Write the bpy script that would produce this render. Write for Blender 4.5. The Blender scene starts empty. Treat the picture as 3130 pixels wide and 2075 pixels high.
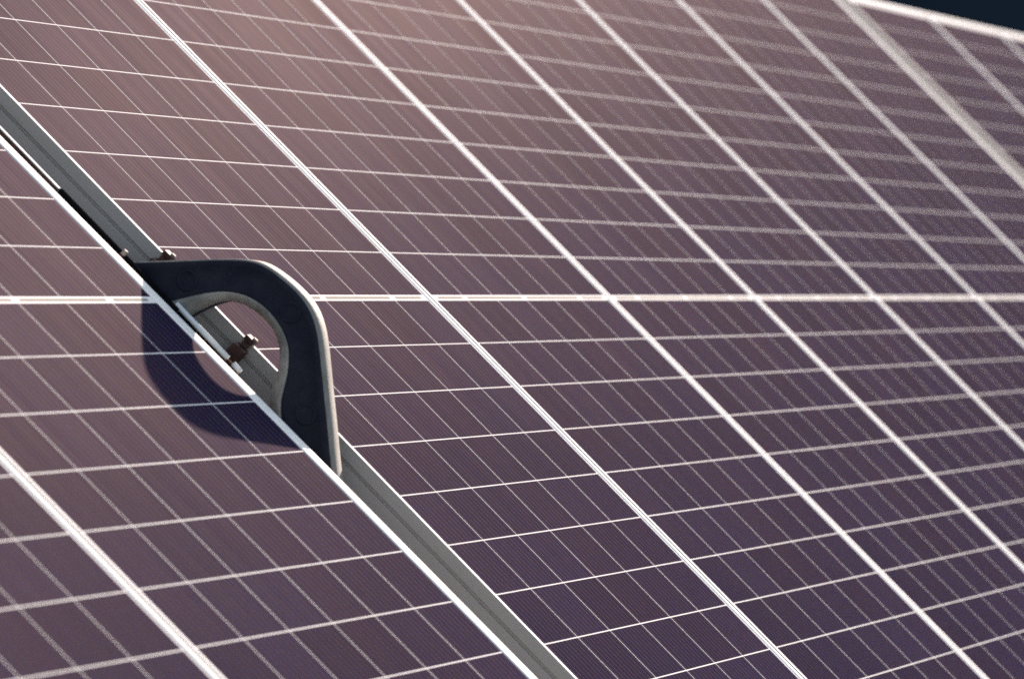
import bpy, bmesh, math, random
from mathutils import Matrix, Vector
random.seed(7)
sc = bpy.context.scene
col = sc.collection

# ------------------------------------------------------------------ frame of the array
# array axes in millimetres: u along the row, v down the slope, h out of the glass
TILT = math.radians(12.0)
LIFT = 1.2
M = Matrix.Translation((0, 0, LIFT)) @ Matrix.Rotation(TILT, 4, 'X')
def P(u, v, h=0.0):
    return Vector((u / 1000, -v / 1000, h / 1000))

# measured module layout (mm)
HU, HV, CG = 167.8, 85.0, 4.8
NROW = 12
JOINT, GAP = 43.3, 209.3
W = 6 * HU
PITCH = W + JOINT
VEND = CG + NROW * HV

# ------------------------------------------------------------------ node helpers
COAT_W = 0.0078
def glare_sheen(nt, b, weight):
    """textured solar glass over the cells: a weak, wide sheen with reddish sun glare put into its tint,
    its normal leaned down the slope to place the glare, added to the cell's own colour"""
    n = Vector((-.04, -.14, 1.0)).normalized()
    vt = nt.nodes.new('ShaderNodeVectorTransform'); vt.vector_type = 'NORMAL'
    vt.convert_from = 'OBJECT'; vt.convert_to = 'WORLD'
    vt.inputs[0].default_value = n
    fr = nt.nodes.new('ShaderNodeFresnel'); fr.inputs['IOR'].default_value = 1.3
    nt.links.new(vt.outputs[0], fr.inputs['Normal'])
    gl = nt.nodes.new('ShaderNodeBsdfGlossy'); gl.inputs['Roughness'].default_value = COAT_ROUGH
    nt.links.new(vt.outputs[0], gl.inputs['Normal'])
    w = mathn(nt, 'MULTIPLY', weight, fr.outputs[0])
    sc_ = nt.nodes.new('ShaderNodeVectorMath'); sc_.operation = 'SCALE'; sc_.inputs[0].default_value = SHEEN
    nt.links.new(w, sc_.inputs[3]); nt.links.new(sc_.outputs[0], gl.inputs['Color'])
    ad = nt.nodes.new('ShaderNodeAddShader')
    nt.links.new(b.outputs[0], ad.inputs[0]); nt.links.new(gl.outputs[0], ad.inputs[1])
    out = [q for q in nt.nodes if q.type == 'OUTPUT_MATERIAL'][0]
    nt.links.new(ad.outputs[0], out.inputs['Surface'])
SHEEN = (1.0, .78, .70)  # sun glare colour painted into the sheen
def new_mat(name):
    m = bpy.data.materials.new(name); m.use_nodes = True
    nt = m.node_tree
    b = nt.nodes['Principled BSDF']
    return m, nt, b
def node(nt, kind, **kw):
    n = nt.nodes.new(kind)
    for k, v in kw.items():
        if hasattr(n, k): setattr(n, k, v)
    return n
def mathn(nt, op, a, b=None, c=None):
    n = nt.nodes.new('ShaderNodeMath'); n.operation = op
    for i, x in enumerate((a, b, c)):
        if x is None: continue
        if isinstance(x, (int, float)): n.inputs[i].default_value = x
        else: nt.links.new(x, n.inputs[i])
    return n.outputs[0]
def mixc(nt, fac, a, b, mode='MIX'):
    n = nt.nodes.new('ShaderNodeMix'); n.data_type = 'RGBA'; n.blend_type = mode
    for s, x in ((n.inputs[0], fac), (n.inputs[6], a), (n.inputs[7], b)):
        if isinstance(x, (int, float)): s.default_value = x
        elif isinstance(x, tuple): s.default_value = (*x, 1) if len(x) == 3 else x
        else: nt.links.new(x, s)
    return n.outputs[2]
def coords(nt, out='Object'):
    return nt.nodes.new('ShaderNodeTexCoord').outputs[out]
def noise(nt, vec, scale, detail=3, rough=.6, w=None):
    n = nt.nodes.new('ShaderNodeTexNoise'); n.inputs['Scale'].default_value = scale
    n.inputs['Detail'].default_value = detail; n.inputs['Roughness'].default_value = rough
    nt.links.new(vec, n.inputs['Vector'])
    return n
def ramp(nt, fac, lo, hi, a=0.0, b=1.0):
    n = nt.nodes.new('ShaderNodeMapRange'); nt.links.new(fac, n.inputs[0])
    for i, x in enumerate((lo, hi, a, b)): n.inputs[i + 1].default_value = x
    return n.outputs[0]
def speckle(nt, vec, colour, amount, sparkle=False):
    """fine crystalline / dust fleck: every point of the surface has its own tint"""
    wn = nt.nodes.new('ShaderNodeTexWhiteNoise'); wn.noise_dimensions = '3D'
    sc_ = nt.nodes.new('ShaderNodeVectorMath'); sc_.operation = 'SCALE'; sc_.inputs[3].default_value = 5000.0
    nt.links.new(vec, sc_.inputs[0]); nt.links.new(sc_.outputs[0], wn.inputs['Vector'])
    a = nt.nodes.new('ShaderNodeVectorMath'); a.operation = 'MULTIPLY_ADD'
    a.inputs[1].default_value = (2 * amount,) * 3; a.inputs[2].default_value = (1 - amount,) * 3
    nt.links.new(wn.outputs['Color'], a.inputs[0])
    if sparkle:      # polycrystal: few bright grains among many dark ones
        p2 = nt.nodes.new('ShaderNodeVectorMath'); p2.operation = 'MULTIPLY'
        p4 = nt.nodes.new('ShaderNodeVectorMath'); p4.operation = 'MULTIPLY'
        for i in (0, 1): nt.links.new(wn.outputs['Color'], p2.inputs[i]); nt.links.new(p2.outputs[0], p4.inputs[i])
        nt.links.new(p4.outputs[0], a.inputs[0])
        a.inputs[1].default_value = (5.0,) * 3; a.inputs[2].default_value = (0, 0, 0)
    return mixc(nt, 1.0, colour, a.outputs[0], 'MULTIPLY')

COAT_ROUGH = 0.41
# ------------------------------------------------------------------ materials
def mat_cells():
    m, nt, b = new_mat('silicon_cell_under_glass')
    v = coords(nt)
    uv = coords(nt, 'UV')
    sep = node(nt, 'ShaderNodeSeparateXYZ'); nt.links.new(uv, sep.inputs[0])
    # nine thin busbars along each cell
    f = mathn(nt, 'FRACT', mathn(nt, 'MULTIPLY', sep.outputs[0], 9.0))
    d = mathn(nt, 'ABSOLUTE', mathn(nt, 'SUBTRACT', f, 0.5))
    bus = mathn(nt, 'LESS_THAN', d, 0.026)
    n1 = noise(nt, v, 2.2, 4, .6)
    n2 = noise(nt, v, 40, 5, .7)
    base = mixc(nt, ramp(nt, n1.outputs[0], .35, .65), (.0150, .0112, .0300), (.0205, .0128, .0290))
    base = mixc(nt, ramp(nt, n2.outputs[0], .3, .7, 0, .30), base, (.016, .0145, .034))
    att = node(nt, 'ShaderNodeAttribute'); att.attribute_name = 'tint'
    base = mixc(nt, 1.0, base, att.outputs['Color'], 'MULTIPLY')
    base = speckle(nt, v, base, .95, True)
    base = mixc(nt, mathn(nt, 'MULTIPLY', bus, .30), base, (.30, .27, .27))
    nt.links.new(base, b.inputs['Base Color'])
    b.inputs['Roughness'].default_value = .5
    b.inputs['Specular IOR Level'].default_value = 0.0
    mp = node(nt, 'ShaderNodeMapping'); mp.inputs['Scale'].default_value = (9, 1.1, 1); nt.links.new(v, mp.inputs[0])
    n3 = noise(nt, mp.outputs[0], 2.5, 5, .62)
    glare_sheen(nt, b, ramp(nt, n3.outputs[0], .3, .7, COAT_W * .82, COAT_W * 1.18))
    return m
def mat_backsheet():
    m, nt, b = new_mat('white_backsheet_under_glass')
    v = coords(nt)
    n = noise(nt, v, 30, 4)
    c = mixc(nt, ramp(nt, n.outputs[0], .35, .7), (.76, .735, .70), (.70, .67, .63))
    c = speckle(nt, v, c, .12)
    nt.links.new(c, b.inputs['Base Color'])
    b.inputs['Roughness'].default_value = .7
    b.inputs['Specular IOR Level'].default_value = 0.0
    return m
def mat_simple(name, c1, c2, scale, rough, metal=0.0, fleck=.15, spec=.5, bump=0.0, stretch=None):
    m, nt, b = new_mat(name)
    v = coords(nt)
    vv = v
    if stretch:
        mp = node(nt, 'ShaderNodeMapping'); mp.inputs['Scale'].default_value = stretch
        nt.links.new(v, mp.inputs[0]); vv = mp.outputs[0]
    n = noise(nt, vv, scale, 5, .65)
    c = mixc(nt, ramp(nt, n.outputs[0], .35, .68), c1, c2)
    if fleck: c = speckle(nt, v, c, fleck)
    nt.links.new(c, b.inputs['Base Color'])
    r = ramp(nt, n.outputs[0], .3, .7, rough - .06, rough + .06)
    nt.links.new(r, b.inputs['Roughness'])
    b.inputs['Metallic'].default_value = metal
    b.inputs['Specular IOR Level'].default_value = spec
    if bump:
        bp = node(nt, 'ShaderNodeBump'); bp.inputs['Strength'].default_value = bump
        bp.inputs['Distance'].default_value = .002
        n3 = noise(nt, v, scale * 6, 4, .7)
        nt.links.new(n3.outputs[0], bp.inputs['Height']); nt.links.new(bp.outputs[0], b.inputs['Normal'])
    return m
M_CELL = mat_cells()
M_BACK = mat_backsheet()
M_FRAME = mat_simple('anodised_aluminium', (.74, .71, .67), (.80, .77, .73), 18, .5, 0, .15, .1, stretch=(1, 6, 6))
M_SKIRT = mat_simple('grey_frame_side', (.265, .243, .228), (.305, .280, .262), 9, .6, 0, .3, .15, stretch=(1, .25, 4))
M_RIBBON = mat_simple('tinned_copper_ribbon', (.27, .245, .21), (.33, .30, .255), 60, .7, 0, .25, 0)
M_PLANK = mat_simple('weathered_pale_plank', (.27, .25, .225), (.34, .315, .285), 8, .9, 0, .3, 0)
M_TRAY = mat_simple('grey_blue_tray', (.07, .082, .09), (.10, .112, .12), 8, .9, 0, .3, 0)
M_FOOT = mat_simple('matt_black_rubber', (.004, .004, .005), (.007, .007, .008), 35, .9, 0, .3, 0)
M_BLACK = mat_simple('black_moulded_plastic', (.0110, .0122, .0200), (.0180, .0192, .0275), 35, .8, 0, .4, .03, .25)
M_EDGE = mat_simple('pale_plastic_edge', (.120, .117, .108), (.19, .184, .17), 45, .7, 0, .4, .05, .3)  # outer rim tone, lighter than the black body
M_LIP = mat_simple('pale_plastic_lip', (.11, .107, .102), (.25, .24, .225), 22, .6, 0, .4, .3, .3)  # inner lip in a paler, mottled grey than the body
M_RAIL = mat_simple('galvanised_rail', (.50, .53, .54), (.62, .63, .62), 30, .6, 0, .25, .1)
M_CLAMP = mat_simple('dark_clamp_metal', (.028, .016, .015), (.085, .042, .036), 50, .6, 0, .4, .1)
M_RUST = mat_simple('rusty_washer', (.42, .17, .10), (.55, .30, .20), 90, .5, .3, .3)
M_BOLT = mat_simple('pale_zinc', (.22, .17, .145), (.32, .26, .22), 60, .7, 0, .2, .05)
M_GROUND = mat_simple('dark_soil', (.020, .022, .014), (.035, .033, .022), 1.5, .95, 0, 0, .1)
M_HILL = mat_simple('dark_scrub', (.003, .009, .017), (.008, .015, .024), .8, .95, 0, 0, .1)

# ------------------------------------------------------------------ mesh helpers
def link_mesh(name, bm, mat, parent=None, smooth=False):
    bmesh.ops.recalc_face_normals(bm, faces=bm.faces) if getattr(bm, '_fix', True) is True else None
    me = bpy.data.meshes.new(name); bm.to_mesh(me); bm.free()
    me.materials.append(mat)
    if smooth:
        for p in me.polygons: p.use_smooth = True
    o = bpy.data.objects.new(name, me); col.objects.link(o)
    if parent: o.parent = parent
    return o
def empty(name, u, v, h=0.0, label=None, cat=None, group=None):
    o = bpy.data.objects.new(name, None); o.empty_display_size = .05; col.objects.link(o)
    o.matrix_world = M @ Matrix.Translation(P(u, v, h))
    if label: o['label'] = label
    if cat: o['category'] = cat
    if group: o['group'] = group
    return o
def box(bm, u0, u1, v0, v1, h0, h1, bevel=0.0):
    vs = [bm.verts.new(P(u, v, h)) for h in (h0, h1) for v in (v0, v1) for u in (u0, u1)]
    fs = [bm.faces.new([vs[i] for i in q]) for q in
          ((0, 1, 3, 2), (4, 6, 7, 5), (0, 4, 5, 1), (2, 3, 7, 6), (0, 2, 6, 4), (1, 5, 7, 3))]
    if bevel:
        es = list({e for f in fs for e in f.edges})
        bmesh.ops.bevel(bm, geom=es, offset=bevel / 1000, segments=2, affect='EDGES', profile=.5)
def tube(bm, a, b, r, n=14, r2=None):
    a, b = Vector(a), Vector(b); d = (b - a).normalized()
    x = d.orthogonal().normalized(); y = d.cross(x); r2 = r2 or r
    A = [bm.verts.new(a + (x * math.cos(t) + y * math.sin(t)) * r) for t in [2 * math.pi * i / n for i in range(n)]]
    B = [bm.verts.new(b + (x * math.cos(t) + y * math.sin(t)) * r2) for t in [2 * math.pi * i / n for i in range(n)]]
    for i in range(n): bm.faces.new((A[i], A[(i + 1) % n], B[(i + 1) % n], B[i]))
    bm.faces.new(A[::-1]); bm.faces.new(B)

# ------------------------------------------------------------------ solar panel (origin: first cell edge, row middle)
LEFT_MARGIN, LEFT_TOP = 5.5, 8.5
RIGHT_MARGIN, RIGHT_TOP = 10.0, 9.0
END_MARGIN, END_TOP = 13.0, 10.0
LIP = 1.4
DEPTH = 42.0

def frame_bm(rm, right_top, seam):
    """mitred aluminium frame: a profile swept round the laminate"""
    bm = bmesh.new()
    iu0, iu1 = -LEFT_MARGIN, W + rm
    iv0, iv1 = -VEND - END_MARGIN, VEND + END_MARGIN
    # profile points: (0 = inner edge .. 1 = outer edge, height, outset)
    prof = [(0, -4.5, 0), (0, LIP - .25, 0), (.04, LIP, 0)]
    if seam: prof += [(.37, LIP, 0), (.38, LIP - 4.4, 0), (.55, LIP - 4.4, 0), (.56, LIP, 0)]
    prof += [(.95, LIP, 0), (1, LIP - .3, 0), (1, LIP - .45, 0), (.9, LIP - .5, 0), (.86, -3.6, 0), (.08, -3.6, 0), (.08, -DEPTH, 0), (1, -DEPTH, -28), (1, -DEPTH + 2, -28), (.3, -DEPTH + 2, -3), (0, -7, 2)]
    rings = []
    for t, h, off in prof:
        ou0 = iu0 - LEFT_TOP * t - off; ou1 = iu1 + right_top * t + off
        ov0 = iv0 - END_TOP * t - off; ov1 = iv1 + END_TOP * t + off
        rings.append([bm.verts.new(P(*q, h)) for q in ((ou0, ov0), (ou1, ov0), (ou1, ov1), (ou0, ov1))])
    n = len(rings)
    for i in range(n):
        a, b = rings[i], rings[(i + 1) % n]
        for k in range(4):
            bm.faces.new((a[k], a[(k + 1) % 4], b[(k + 1) % 4], b[k]))
    return bm
def skirt_bm(rm, right_top):
    """frame side as its own band, a darker grey than the frame top, with a groove along its length"""
    bm = bmesh.new(); rings = []
    for h, off in ((LIP - .5, -.9), (LIP - .5, -.1), (-14.4, -.1), (-14.6, -4.6), (-18.8, -4.6), (-19.0, -.1), (-DEPTH, -.1), (-DEPTH, -2.5)):
        u0, u1 = -LEFT_MARGIN - LEFT_TOP - off, W + rm + right_top + off
        v1 = VEND + END_MARGIN + END_TOP + off
        rings.append([bm.verts.new(P(*q, h)) for q in ((u0, -v1), (u1, -v1), (u1, v1), (u0, v1))])
    for a, b in zip(rings, rings[1:]):
        for k in range(4): bm.faces.new((a[k], a[(k + 1) % 4], b[(k + 1) % 4], b[k]))
    return bm
GAP_U, GAP_V = 2.1, 1.65
def cells_me(sign):
    bm = bmesh.new(); uvl = bm.loops.layers.uv.new('cell_uv'); tl = bm.loops.layers.float_color.new('tint')
    rnd = random.Random(11 + sign)
    for c in range(6):
        for r in range(NROW):
            u0, u1 = c * HU + GAP_U / 2, (c + 1) * HU - GAP_U / 2
            if c == 0: u0 = 0.0
            if c == 5: u1 = W
            va, vb = CG + r * HV + GAP_V / 2, CG + (r + 1) * HV - GAP_V / 2
            if sign < 0: va, vb = -vb, -va
            q = [(u0, va), (u0, vb), (u1, vb), (u1, va)]
            f = bm.faces.new([bm.verts.new(P(a, b, 0)) for a, b in q])
            k = 1 + rnd.uniform(-.12, .12); s = rnd.uniform(-.03, .03)
            for lp, (a, b) in zip(f.loops, q):
                lp[uvl].uv = ((a - c * HU) / HU, (b - va) / (vb - va))
                lp[tl] = (k + s, k, k - s, 1)
    return bm
def ribbon_bm(c0, c1):
    bm = bmesh.new()
    u0 = 22 if c0 == 0 else c0 * HU + 13
    u1 = W - 22 if c1 == 6 else c1 * HU - 13
    box(bm, u0, u1, -2.3, 2.3, -.3, .02)
    return bm
def make_panel(rm=RIGHT_MARGIN, right_top=RIGHT_TOP, seam=False):
    root = empty('solar_panel', 0, 0)
    bm = bmesh.new()
    box(bm, -LEFT_MARGIN, W + rm, -VEND - END_MARGIN, VEND + END_MARGIN, -4.4, -.05)
    link_mesh('backsheet', bm, M_BACK, root)
    for s in (-1, 1):
        o = link_mesh('solar_cells', cells_me(s), M_CELL, root)
        # make the cells face outwards
        if o.data.polygons[0].normal.z < 0: o.data.flip_normals()
    for c0, c1 in ((0, 1), (1, 3), (3, 5), (5, 6)):
        link_mesh('string_ribbon', ribbon_bm(c0, c1), M_RIBBON, root)
    fr = link_mesh('frame', frame_bm(rm, right_top, seam), M_FRAME, root)
    link_mesh('side_profile', skirt_bm(rm, right_top), M_SKIRT, root)
    return root
def copy_tree(o, parent=None):
    c = o.copy(); col.objects.link(c)
    if parent: c.parent = parent
    for ch in list(o.children): copy_tree(ch, c)
    return c

proto = make_panel()
edge_proto = make_panel(4.0, 27.0, True)      # panels at a walkway gap carry a wider edge profile
U7 = 6 * PITCH
U8 = U7 + W + GAP
panels = [
    (-GAP - W - JOINT - W, 'n', 'solar panel in the bottom left corner, left of the thick blurred seam'),
    (-GAP - W, 'w', 'solar panel in front of the black loop handle, its dark shadow lying on the cells'),
    (0, 'n', 'sharply focused solar panel whose grey frame side faces the gap behind the loop handle'),
    (PITCH, 'n', 'solar panel second right of the loop handle gap, beyond the thin sharp seam'),
    (2 * PITCH, 'n', 'solar panel third right of the loop handle gap, filling the lower right corner'),
    (3 * PITCH, 'n', 'blurred solar panel fourth right of the loop handle gap'),
    (4 * PITCH, 'n', 'blurred solar panel fifth right of the loop handle gap'),
    (5 * PITCH, 'n', 'blurred solar panel sixth right of the loop handle gap'),
    (6 * PITCH, 'w', 'blurred solar panel directly left of the far double pale seam, upper right'),
    (U8, 'n', 'very blurred solar panel just beyond the far double pale seam, under the dark corner'),
    (U8 + PITCH, 'n', 'very blurred solar panel second beyond the far double pale seam, at the right edge'),
    (U8 + 2 * PITCH, 'n', 'farthest solar panel, only a blurred sliver at the top right picture edge'),
]
done = set()
for u, kind, label in panels:
    src = proto if kind == 'n' else edge_proto
    o = src if kind not in done else copy_tree(src)
    done.add(kind)
    o.matrix_world = M @ Matrix.Translation(P(u, 0, 0))
    if u < -10:      # the near table was mounted with a slightly different pitch
        o.matrix_world = M @ Matrix.Translation(P(u, 0, -3.2)) @ Matrix.Rotation(-.0104, 4, 'X')
    o['label'] = label; o['category'] = 'solar panel'; o['group'] = 'solar panels of the array'

# ------------------------------------------------------------------ black loop handle standing in the gap
U_FRONT, U_BACK = -115.0, -70.0
def chaikin(pts, n=3):
    for _ in range(n):
        q = [pts[0]]
        for a, b in zip(pts, pts[1:]):
            q.append((a[0] * .75 + b[0] * .25, a[1] * .75 + b[1] * .25))
            q.append((a[0] * .25 + b[0] * .75, a[1] * .25 + b[1] * .75))
        q.append(pts[-1]); pts = q
    return pts
def resample(pts, n):
    L = [0]
    for a, b in zip(pts, pts[1:]): L.append(L[-1] + math.dist(a, b))
    out = []; j = 0
    for i in range(n):
        s = L[-1] * i / (n - 1)
        while j < len(L) - 2 and L[j + 1] < s: j += 1
        t = (s - L[j]) / max(1e-9, L[j + 1] - L[j])
        out.append((pts[j][0] + (pts[j + 1][0] - pts[j][0]) * t, pts[j][1] + (pts[j + 1][1] - pts[j][1]) * t))
    return out
N = 72
OUT = resample(chaikin([(-112, -52), (-86, -26), (-59, 2), (-29, 33), (0, 64), (24, 87), (44, 101), (80, 107.5), (116, 108), (143, 98),
                        (168, 80), (204, 50), (244, 17.5), (273, -7), (312, -38), (330, -52)], 2), N)
LIPO = resample(chaikin([(-42, -52), (-22, -35), (-6, -13), (8, 10), (20, 28), (34, 45), (55, 61), (84, 69), (112, 67), (137, 58), (154, 42),
                         (168, 22), (177, 4), (190, -10), (222, -34), (246, -52)], 2), N)
HOLE = resample(chaikin([(-8, -52), (8, -36), (20, -16), (25, 2), (33, 22), (43, 38), (58, 48), (82, 54), (108, 53.5), (127, 45), (142, 31),
                         (152, 12), (162, -8), (176, -24), (196, -40), (212, -52)], 2), N)
def inset(pts, d):
    out = []
    for i, p in enumerate(pts):
        a = pts[max(0, i - 1)]; b = pts[min(len(pts) - 1, i + 1)]
        tx, ty = b[0] - a[0], b[1] - a[1]; l = math.hypot(tx, ty) or 1
        out.append((p[0] + ty / l * d, p[1] - tx / l * d))   # to the right of travel: inwards for OUT
    return out
LV = 108.0      # handle origin along the gap
def lv(bm, p, u): return bm.verts.new(P(u - U_FRONT, p[0] - LV, p[1]))
handle = empty('loop_handle', U_FRONT, LV, 0,
               'black plastic loop handle with pale rim standing in the gap between panels', 'handle')
def strips(bm, rings, closed=False):
    pairs = list(zip(rings, rings[1:])) + ([(rings[-1], rings[0])] if closed else [])
    for a, b in pairs:
        for i in range(len(a) - 1):
            bm.faces.new((a[i], a[i + 1], b[i + 1], b[i]))
# body: outer wall, front face with a shallow recess channel, lip seat, hole wall, back face
bm = bmesh.new()
def lerp(A, B, t): return [(a[0] + (b[0] - a[0]) * t, a[1] + (b[1] - a[1]) * t) for a, b in zip(A, B)]
rings = []
for pts, u in ((inset(OUT, 1.5), U_BACK), (inset(OUT, .0), U_BACK - 2), (inset(OUT, .0), U_FRONT + 2), (inset(OUT, 1.5), U_FRONT),
               (lerp(OUT, LIPO, .16), U_FRONT), (lerp(OUT, LIPO, .22), U_FRONT + 2), (lerp(OUT, LIPO, .80), U_FRONT + 2),
               (lerp(OUT, LIPO, .86), U_FRONT), (LIPO, U_FRONT), (lerp(LIPO, HOLE, .9), U_FRONT + 17), (HOLE, U_FRONT + 19), (HOLE, U_BACK)):
    rings.append([lv(bm, p, u) for p in pts])
strips(bm, rings, True)
for e in (0, -1):
    f = bm.faces.new([r[e] for r in rings])
link_mesh('body', bm, M_BLACK, handle, True)
# pale outer rim: a tread wrapped round the outer wall
bm = bmesh.new(); rings = []
for pts, u in ((inset(OUT, .3), U_BACK - .5), (inset(OUT, -1.6), U_BACK - 2), (inset(OUT, -2.0), (U_FRONT + U_BACK) / 2), (inset(OUT, -1.6), U_FRONT + 5),
               (inset(OUT, .3), U_FRONT + 3.5)):
    rings.append([lv(bm, p, u) for p in pts])
strips(bm, rings, True)
for e in (0, -1): bm.faces.new([r[e] for r in rings])
link_mesh('outer_rim', bm, M_EDGE, handle, True)
# inner lip: rounded flare between the front face and the hole
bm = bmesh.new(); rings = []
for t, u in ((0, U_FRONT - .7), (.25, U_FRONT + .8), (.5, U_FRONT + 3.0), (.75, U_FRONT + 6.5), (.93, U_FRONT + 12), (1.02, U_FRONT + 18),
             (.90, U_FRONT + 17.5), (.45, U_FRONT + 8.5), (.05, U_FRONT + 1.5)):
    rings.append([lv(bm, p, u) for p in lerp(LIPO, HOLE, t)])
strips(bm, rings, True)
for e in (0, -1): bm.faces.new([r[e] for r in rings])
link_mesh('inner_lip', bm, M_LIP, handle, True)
# round screw bosses sunk in the face
for bv, bh in ((-8, 22), (112, 86), (212, 12)):
    bm = bmesh.new()
    nseg = 28; prof = [(14, U_FRONT + 2.4), (13.6, U_FRONT + .6), (12.0, U_FRONT - .8), (10.4, U_FRONT + .2), (9.6, U_FRONT + 2.1), (0.01, U_FRONT + 2.3)]
    rr = []
    for r, u in prof:
        rr.append([lv(bm, (bv + r * math.cos(2 * math.pi * i / nseg), bh + r * math.sin(2 * math.pi * i / nseg)), u) for i in range(nseg)])
    for a, b in zip(rr, rr[1:]):
        for i in range(nseg): bm.faces.new((a[i], a[(i + 1) % nseg], b[(i + 1) % nseg], b[i]))
    link_mesh('screw_boss', bm, M_BLACK, handle, True)
# foot bar the two legs grow out of
bm = bmesh.new()
box(bm, -38, 52, -196 - LV, 330 - LV, -64, -53, 3)
box(bm, -36, -26, -193 - LV, 16 - LV, -53, -3.4, 1.5)
box(bm, -36, -6, 14 - LV, 116 - LV, -53, -8.5, 2.5)
link_mesh('foot', bm, M_FOOT, handle)

# ------------------------------------------------------------------ rails in the gap
def rail(name, v0, v1, u0, u1, h0, h1, label, wall=2.0):
    root = empty(name, (u0 + u1) / 2, (v0 + v1) / 2, h0, label, 'rail')
    uc, vc = (u0 + u1) / 2, (v0 + v1) / 2
    bm = bmesh.new()
    box(bm, u0 - uc, u1 - uc, v0 - vc, v1 - vc, 0, h1 - h0 - 1.6, .5)
    link_mesh('rail_shaded_side', bm, M_CLAMP, root)  # shaded side of the rail painted dark
    bm = bmesh.new(); box(bm, u0 - uc - 1, u1 - uc + 1, v0 - vc, v1 - vc, h1 - h0 - 1.5, h1 - h0, .3)
    link_mesh('rail_lit_top', bm, M_RAIL, root)  # sunlit top of the same rail painted pale
    return root
r1 = rail('mounting_rail', -1060, -194, -152, -147, -30, -3.9, 'pale metal rail along the gap above the loop handle, ending at its black foot')
# pale cover strips over the far gap
gc = empty('gap_cover', U7 + W + 105, 0, 0, 'pale cover strip filling the far gap at the upper right', 'cover strip')
for a, b in ((-72, -30), (44, 90)):
    bm = bmesh.new(); box(bm, a, b, -1046, 1046, -2.9, 1.0, .8)
    link_mesh('cover_plank', bm, M_PLANK, gc)
bm = bmesh.new(); box(bm, -68, 86, -1040, 1040, -14, -3.0); link_mesh('cover_tray', bm, M_TRAY, gc)
# short tube seen through the loop
tb = empty('grip_tube', -135, 62, 0, 'short pale grey tube low in the gap, seen through the hole of the loop', 'tube')
bm = bmesh.new(); tube(bm, P(0, -55, -3.6), P(0, 37, -4.4), .0036, 18); link_mesh('tube_wall', bm, M_RAIL, tb, True)
bm = bmesh.new(); tube(bm, P(0, 47, -4.5), P(0, 60, -4.9), .0036, 18); link_mesh('tube_end', bm, M_RAIL, tb, True)
# nut on the rail left of the handle
nb = empty('bolt', -150, -80, 0, 'small pale topped bolt beside the near panel edge, just above the loop handle', 'bolt')
bm = bmesh.new(); tube(bm, P(0, 0, -20), P(0, 0, -5), .0042, 6); link_mesh('shank', bm, M_CLAMP, nb)
bm = bmesh.new(); tube(bm, P(0, 0, -5), P(0, 0, 1.5), .0036, 8, .0030); link_mesh('bolt_head', bm, M_BOLT, nb)

# ------------------------------------------------------------------ end clamps gripping the sharp panel's side
def clamp(v, label):
    r = empty('end_clamp', -16, v, 0, label, 'clamp', 'dark clamps on the panel edge')
    bm = bmesh.new(); box(bm, -8, 10, -7, 7, 1.6, 8.5, 1.0); link_mesh('clamp_jaw', bm, M_CLAMP, r)
    bm = bmesh.new(); box(bm, -9, -.8, -5, 5, -5.5, 1.2, .8); link_mesh('spacer', bm, M_CLAMP, r)
    bm = bmesh.new(); box(bm, -22, -1, -9, 9, -25, -6.5, 1.5); link_mesh('clamp_body', bm, M_CLAMP, r)
    bm = bmesh.new(); tube(bm, P(-16, 0, -28.5), P(-16, 0, -25.2), .0125, 24); link_mesh('washer', bm, M_RUST, r, False)
    bm = bmesh.new(); tube(bm, P(-14, 0, -44), P(-14, 0, -28.6), .006, 16); link_mesh('bolt_shank', bm, M_RAIL, r, True)
    bm = bmesh.new(); tube(bm, P(2, 4, 8.6), P(2, 4, 10.8), .0034, 6); link_mesh('bolt_head', bm, M_BOLT, r)
    return r
clamp(79, 'dark clamp with a rusty washer, seen through the hole of the loop')
clamp(-69, 'dark clamp on the panel edge just above the loop handle')

# ------------------------------------------------------------------ ground and the dark bank behind
bm = bmesh.new()
g = 40
for i in range(g + 1):
    for j in range(g + 1):
        bm.verts.new((-60 + 460 * (i / g) ** 1.6, -200 + 400 * j / g, random.uniform(-.02, .02)))
bm.verts.ensure_lookup_table()
for i in range(g):
    for j in range(g):
        a = i * (g + 1) + j
        bm.faces.new([bm.verts[k] for k in (a, a + g + 1, a + g + 2, a + 1)])
o = link_mesh('ground', bm, M_GROUND, None, True); o['kind'] = 'structure'
bm = bmesh.new()
nu, nv = 26, 90
for i in range(nu + 1):
    t = i / nu
    for j in range(nv + 1):
        y = -90 + 230 * j / nv
        x = 19.5 + 30 * t + 1.2 * math.sin(y * .11)
        z = -.2 + 6.0 * (1 - (1 - min(1, t * 2.2)) ** 2) + (random.uniform(-.35, .35) if t > 0 else 0)
        bm.verts.new((x, y, z))
bm.verts.ensure_lookup_table()
for i in range(nu):
    for j in range(nv):
        a = i * (nv + 1) + j
        bm.faces.new([bm.verts[k] for k in (a, a + nv + 1, a + nv + 2, a + 1)])
o = link_mesh('hill', bm, M_HILL, None, True); o['kind'] = 'structure'

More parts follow.
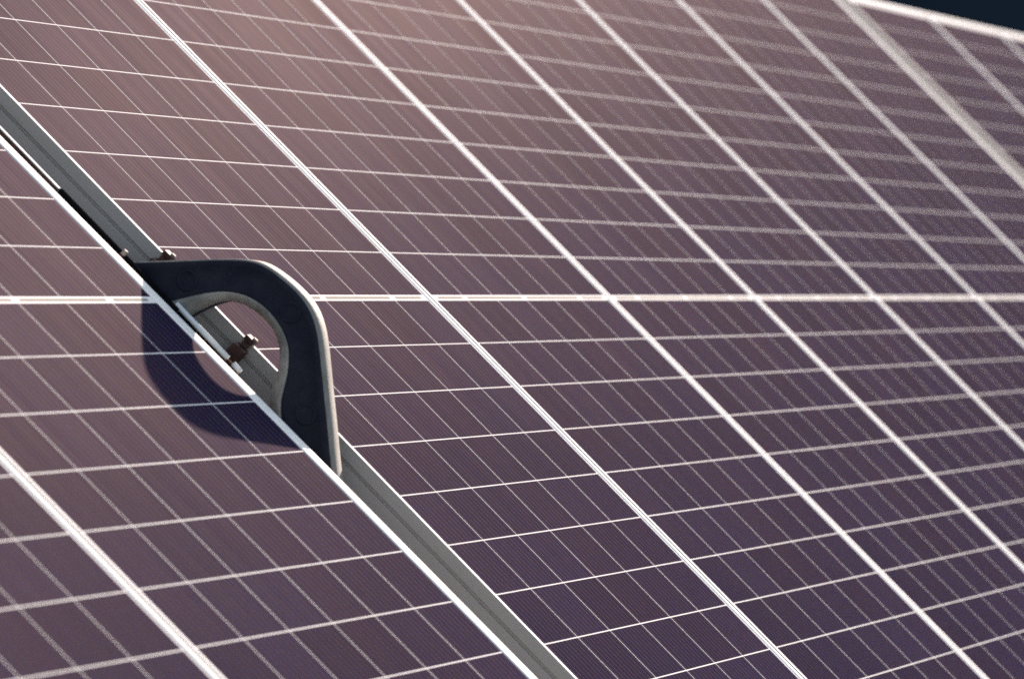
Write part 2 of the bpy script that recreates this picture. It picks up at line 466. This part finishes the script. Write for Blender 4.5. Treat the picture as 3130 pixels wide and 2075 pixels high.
# ------------------------------------------------------------------ light
SUN = Vector((.942, .190, .244))
sw = (M.to_3x3() @ SUN).normalized()
el = math.asin(sw.z); az = math.atan2(sw.x, sw.y)
sun = bpy.data.lights.new('sun', 'SUN'); sun.energy = 5.0; sun.angle = math.radians(1.0); sun.color = (1, .82, .71)
so = bpy.data.objects.new('sun', sun); col.objects.link(so)
so.rotation_euler = (-sw).to_track_quat('-Z', 'Y').to_euler()
so.location = (5, 0, 12)
w = bpy.data.worlds.new('World'); sc.world = w; w.use_nodes = True
nt = w.node_tree
sky = nt.nodes.new('ShaderNodeTexSky'); sky.sky_type = 'NISHITA'; sky.sun_disc = False
sky.sun_elevation = el; sky.sun_rotation = az; sky.air_density = 1.0; sky.dust_density = 1.0; sky.ozone_density = 1.0
bg = nt.nodes['Background']; hs = nt.nodes.new('ShaderNodeHueSaturation'); hs.inputs['Saturation'].default_value = .62
nt.links.new(sky.outputs[0], hs.inputs['Color']); nt.links.new(hs.outputs[0], bg.inputs[0]); bg.inputs[1].default_value = .10

# ------------------------------------------------------------------ camera (solved from the panel grid)
cam = bpy.data.cameras.new('camera'); co = bpy.data.objects.new('camera', cam); col.objects.link(co)
from math import sin, cos
rv = Vector((-6.68221837e-01, -1.23894911e+00, -5.24402290e-01)); T = Vector((-374.846182, -51.1804317, 7706.50649))
R = Matrix.Rotation(rv.length, 3, rv.normalized())
S = Matrix(((1, 0, 0), (0, -1, 0), (0, 0, -1)))
C = -(R.transposed() @ T)
right, up, back = S @ R[0], -(S @ R[1]), -(S @ R[2])
rot = Matrix((right, up, back)).transposed().to_4x4()
co.matrix_world = M @ Matrix.Translation(Vector((C[0], -C[1], -C[2])) / 1000) @ rot
cam.sensor_width = 36.0; cam.lens = 19120.8915 / 3130 * 36; cam.clip_start = .1; cam.clip_end = 2000
cam.dof.use_dof = True; cam.dof.focus_distance = 8.1; cam.dof.aperture_fstop = 9.0
sc.camera = co

# ------------------------------------------------------------------ colour and sampling
vs = sc.view_settings
vs.view_transform = 'Standard'; vs.look = 'None'; vs.gamma = 1; vs.use_curve_mapping = False; vs.exposure = 1.8
sc.cycles.use_denoising = False
sc.cycles.max_bounces = 6
sc.cycles.use_adaptive_sampling = False
sc.cycles.sample_clamp_direct = .40; sc.cycles.sample_clamp_indirect = .40
sc.cycles.filter_width = 1.6
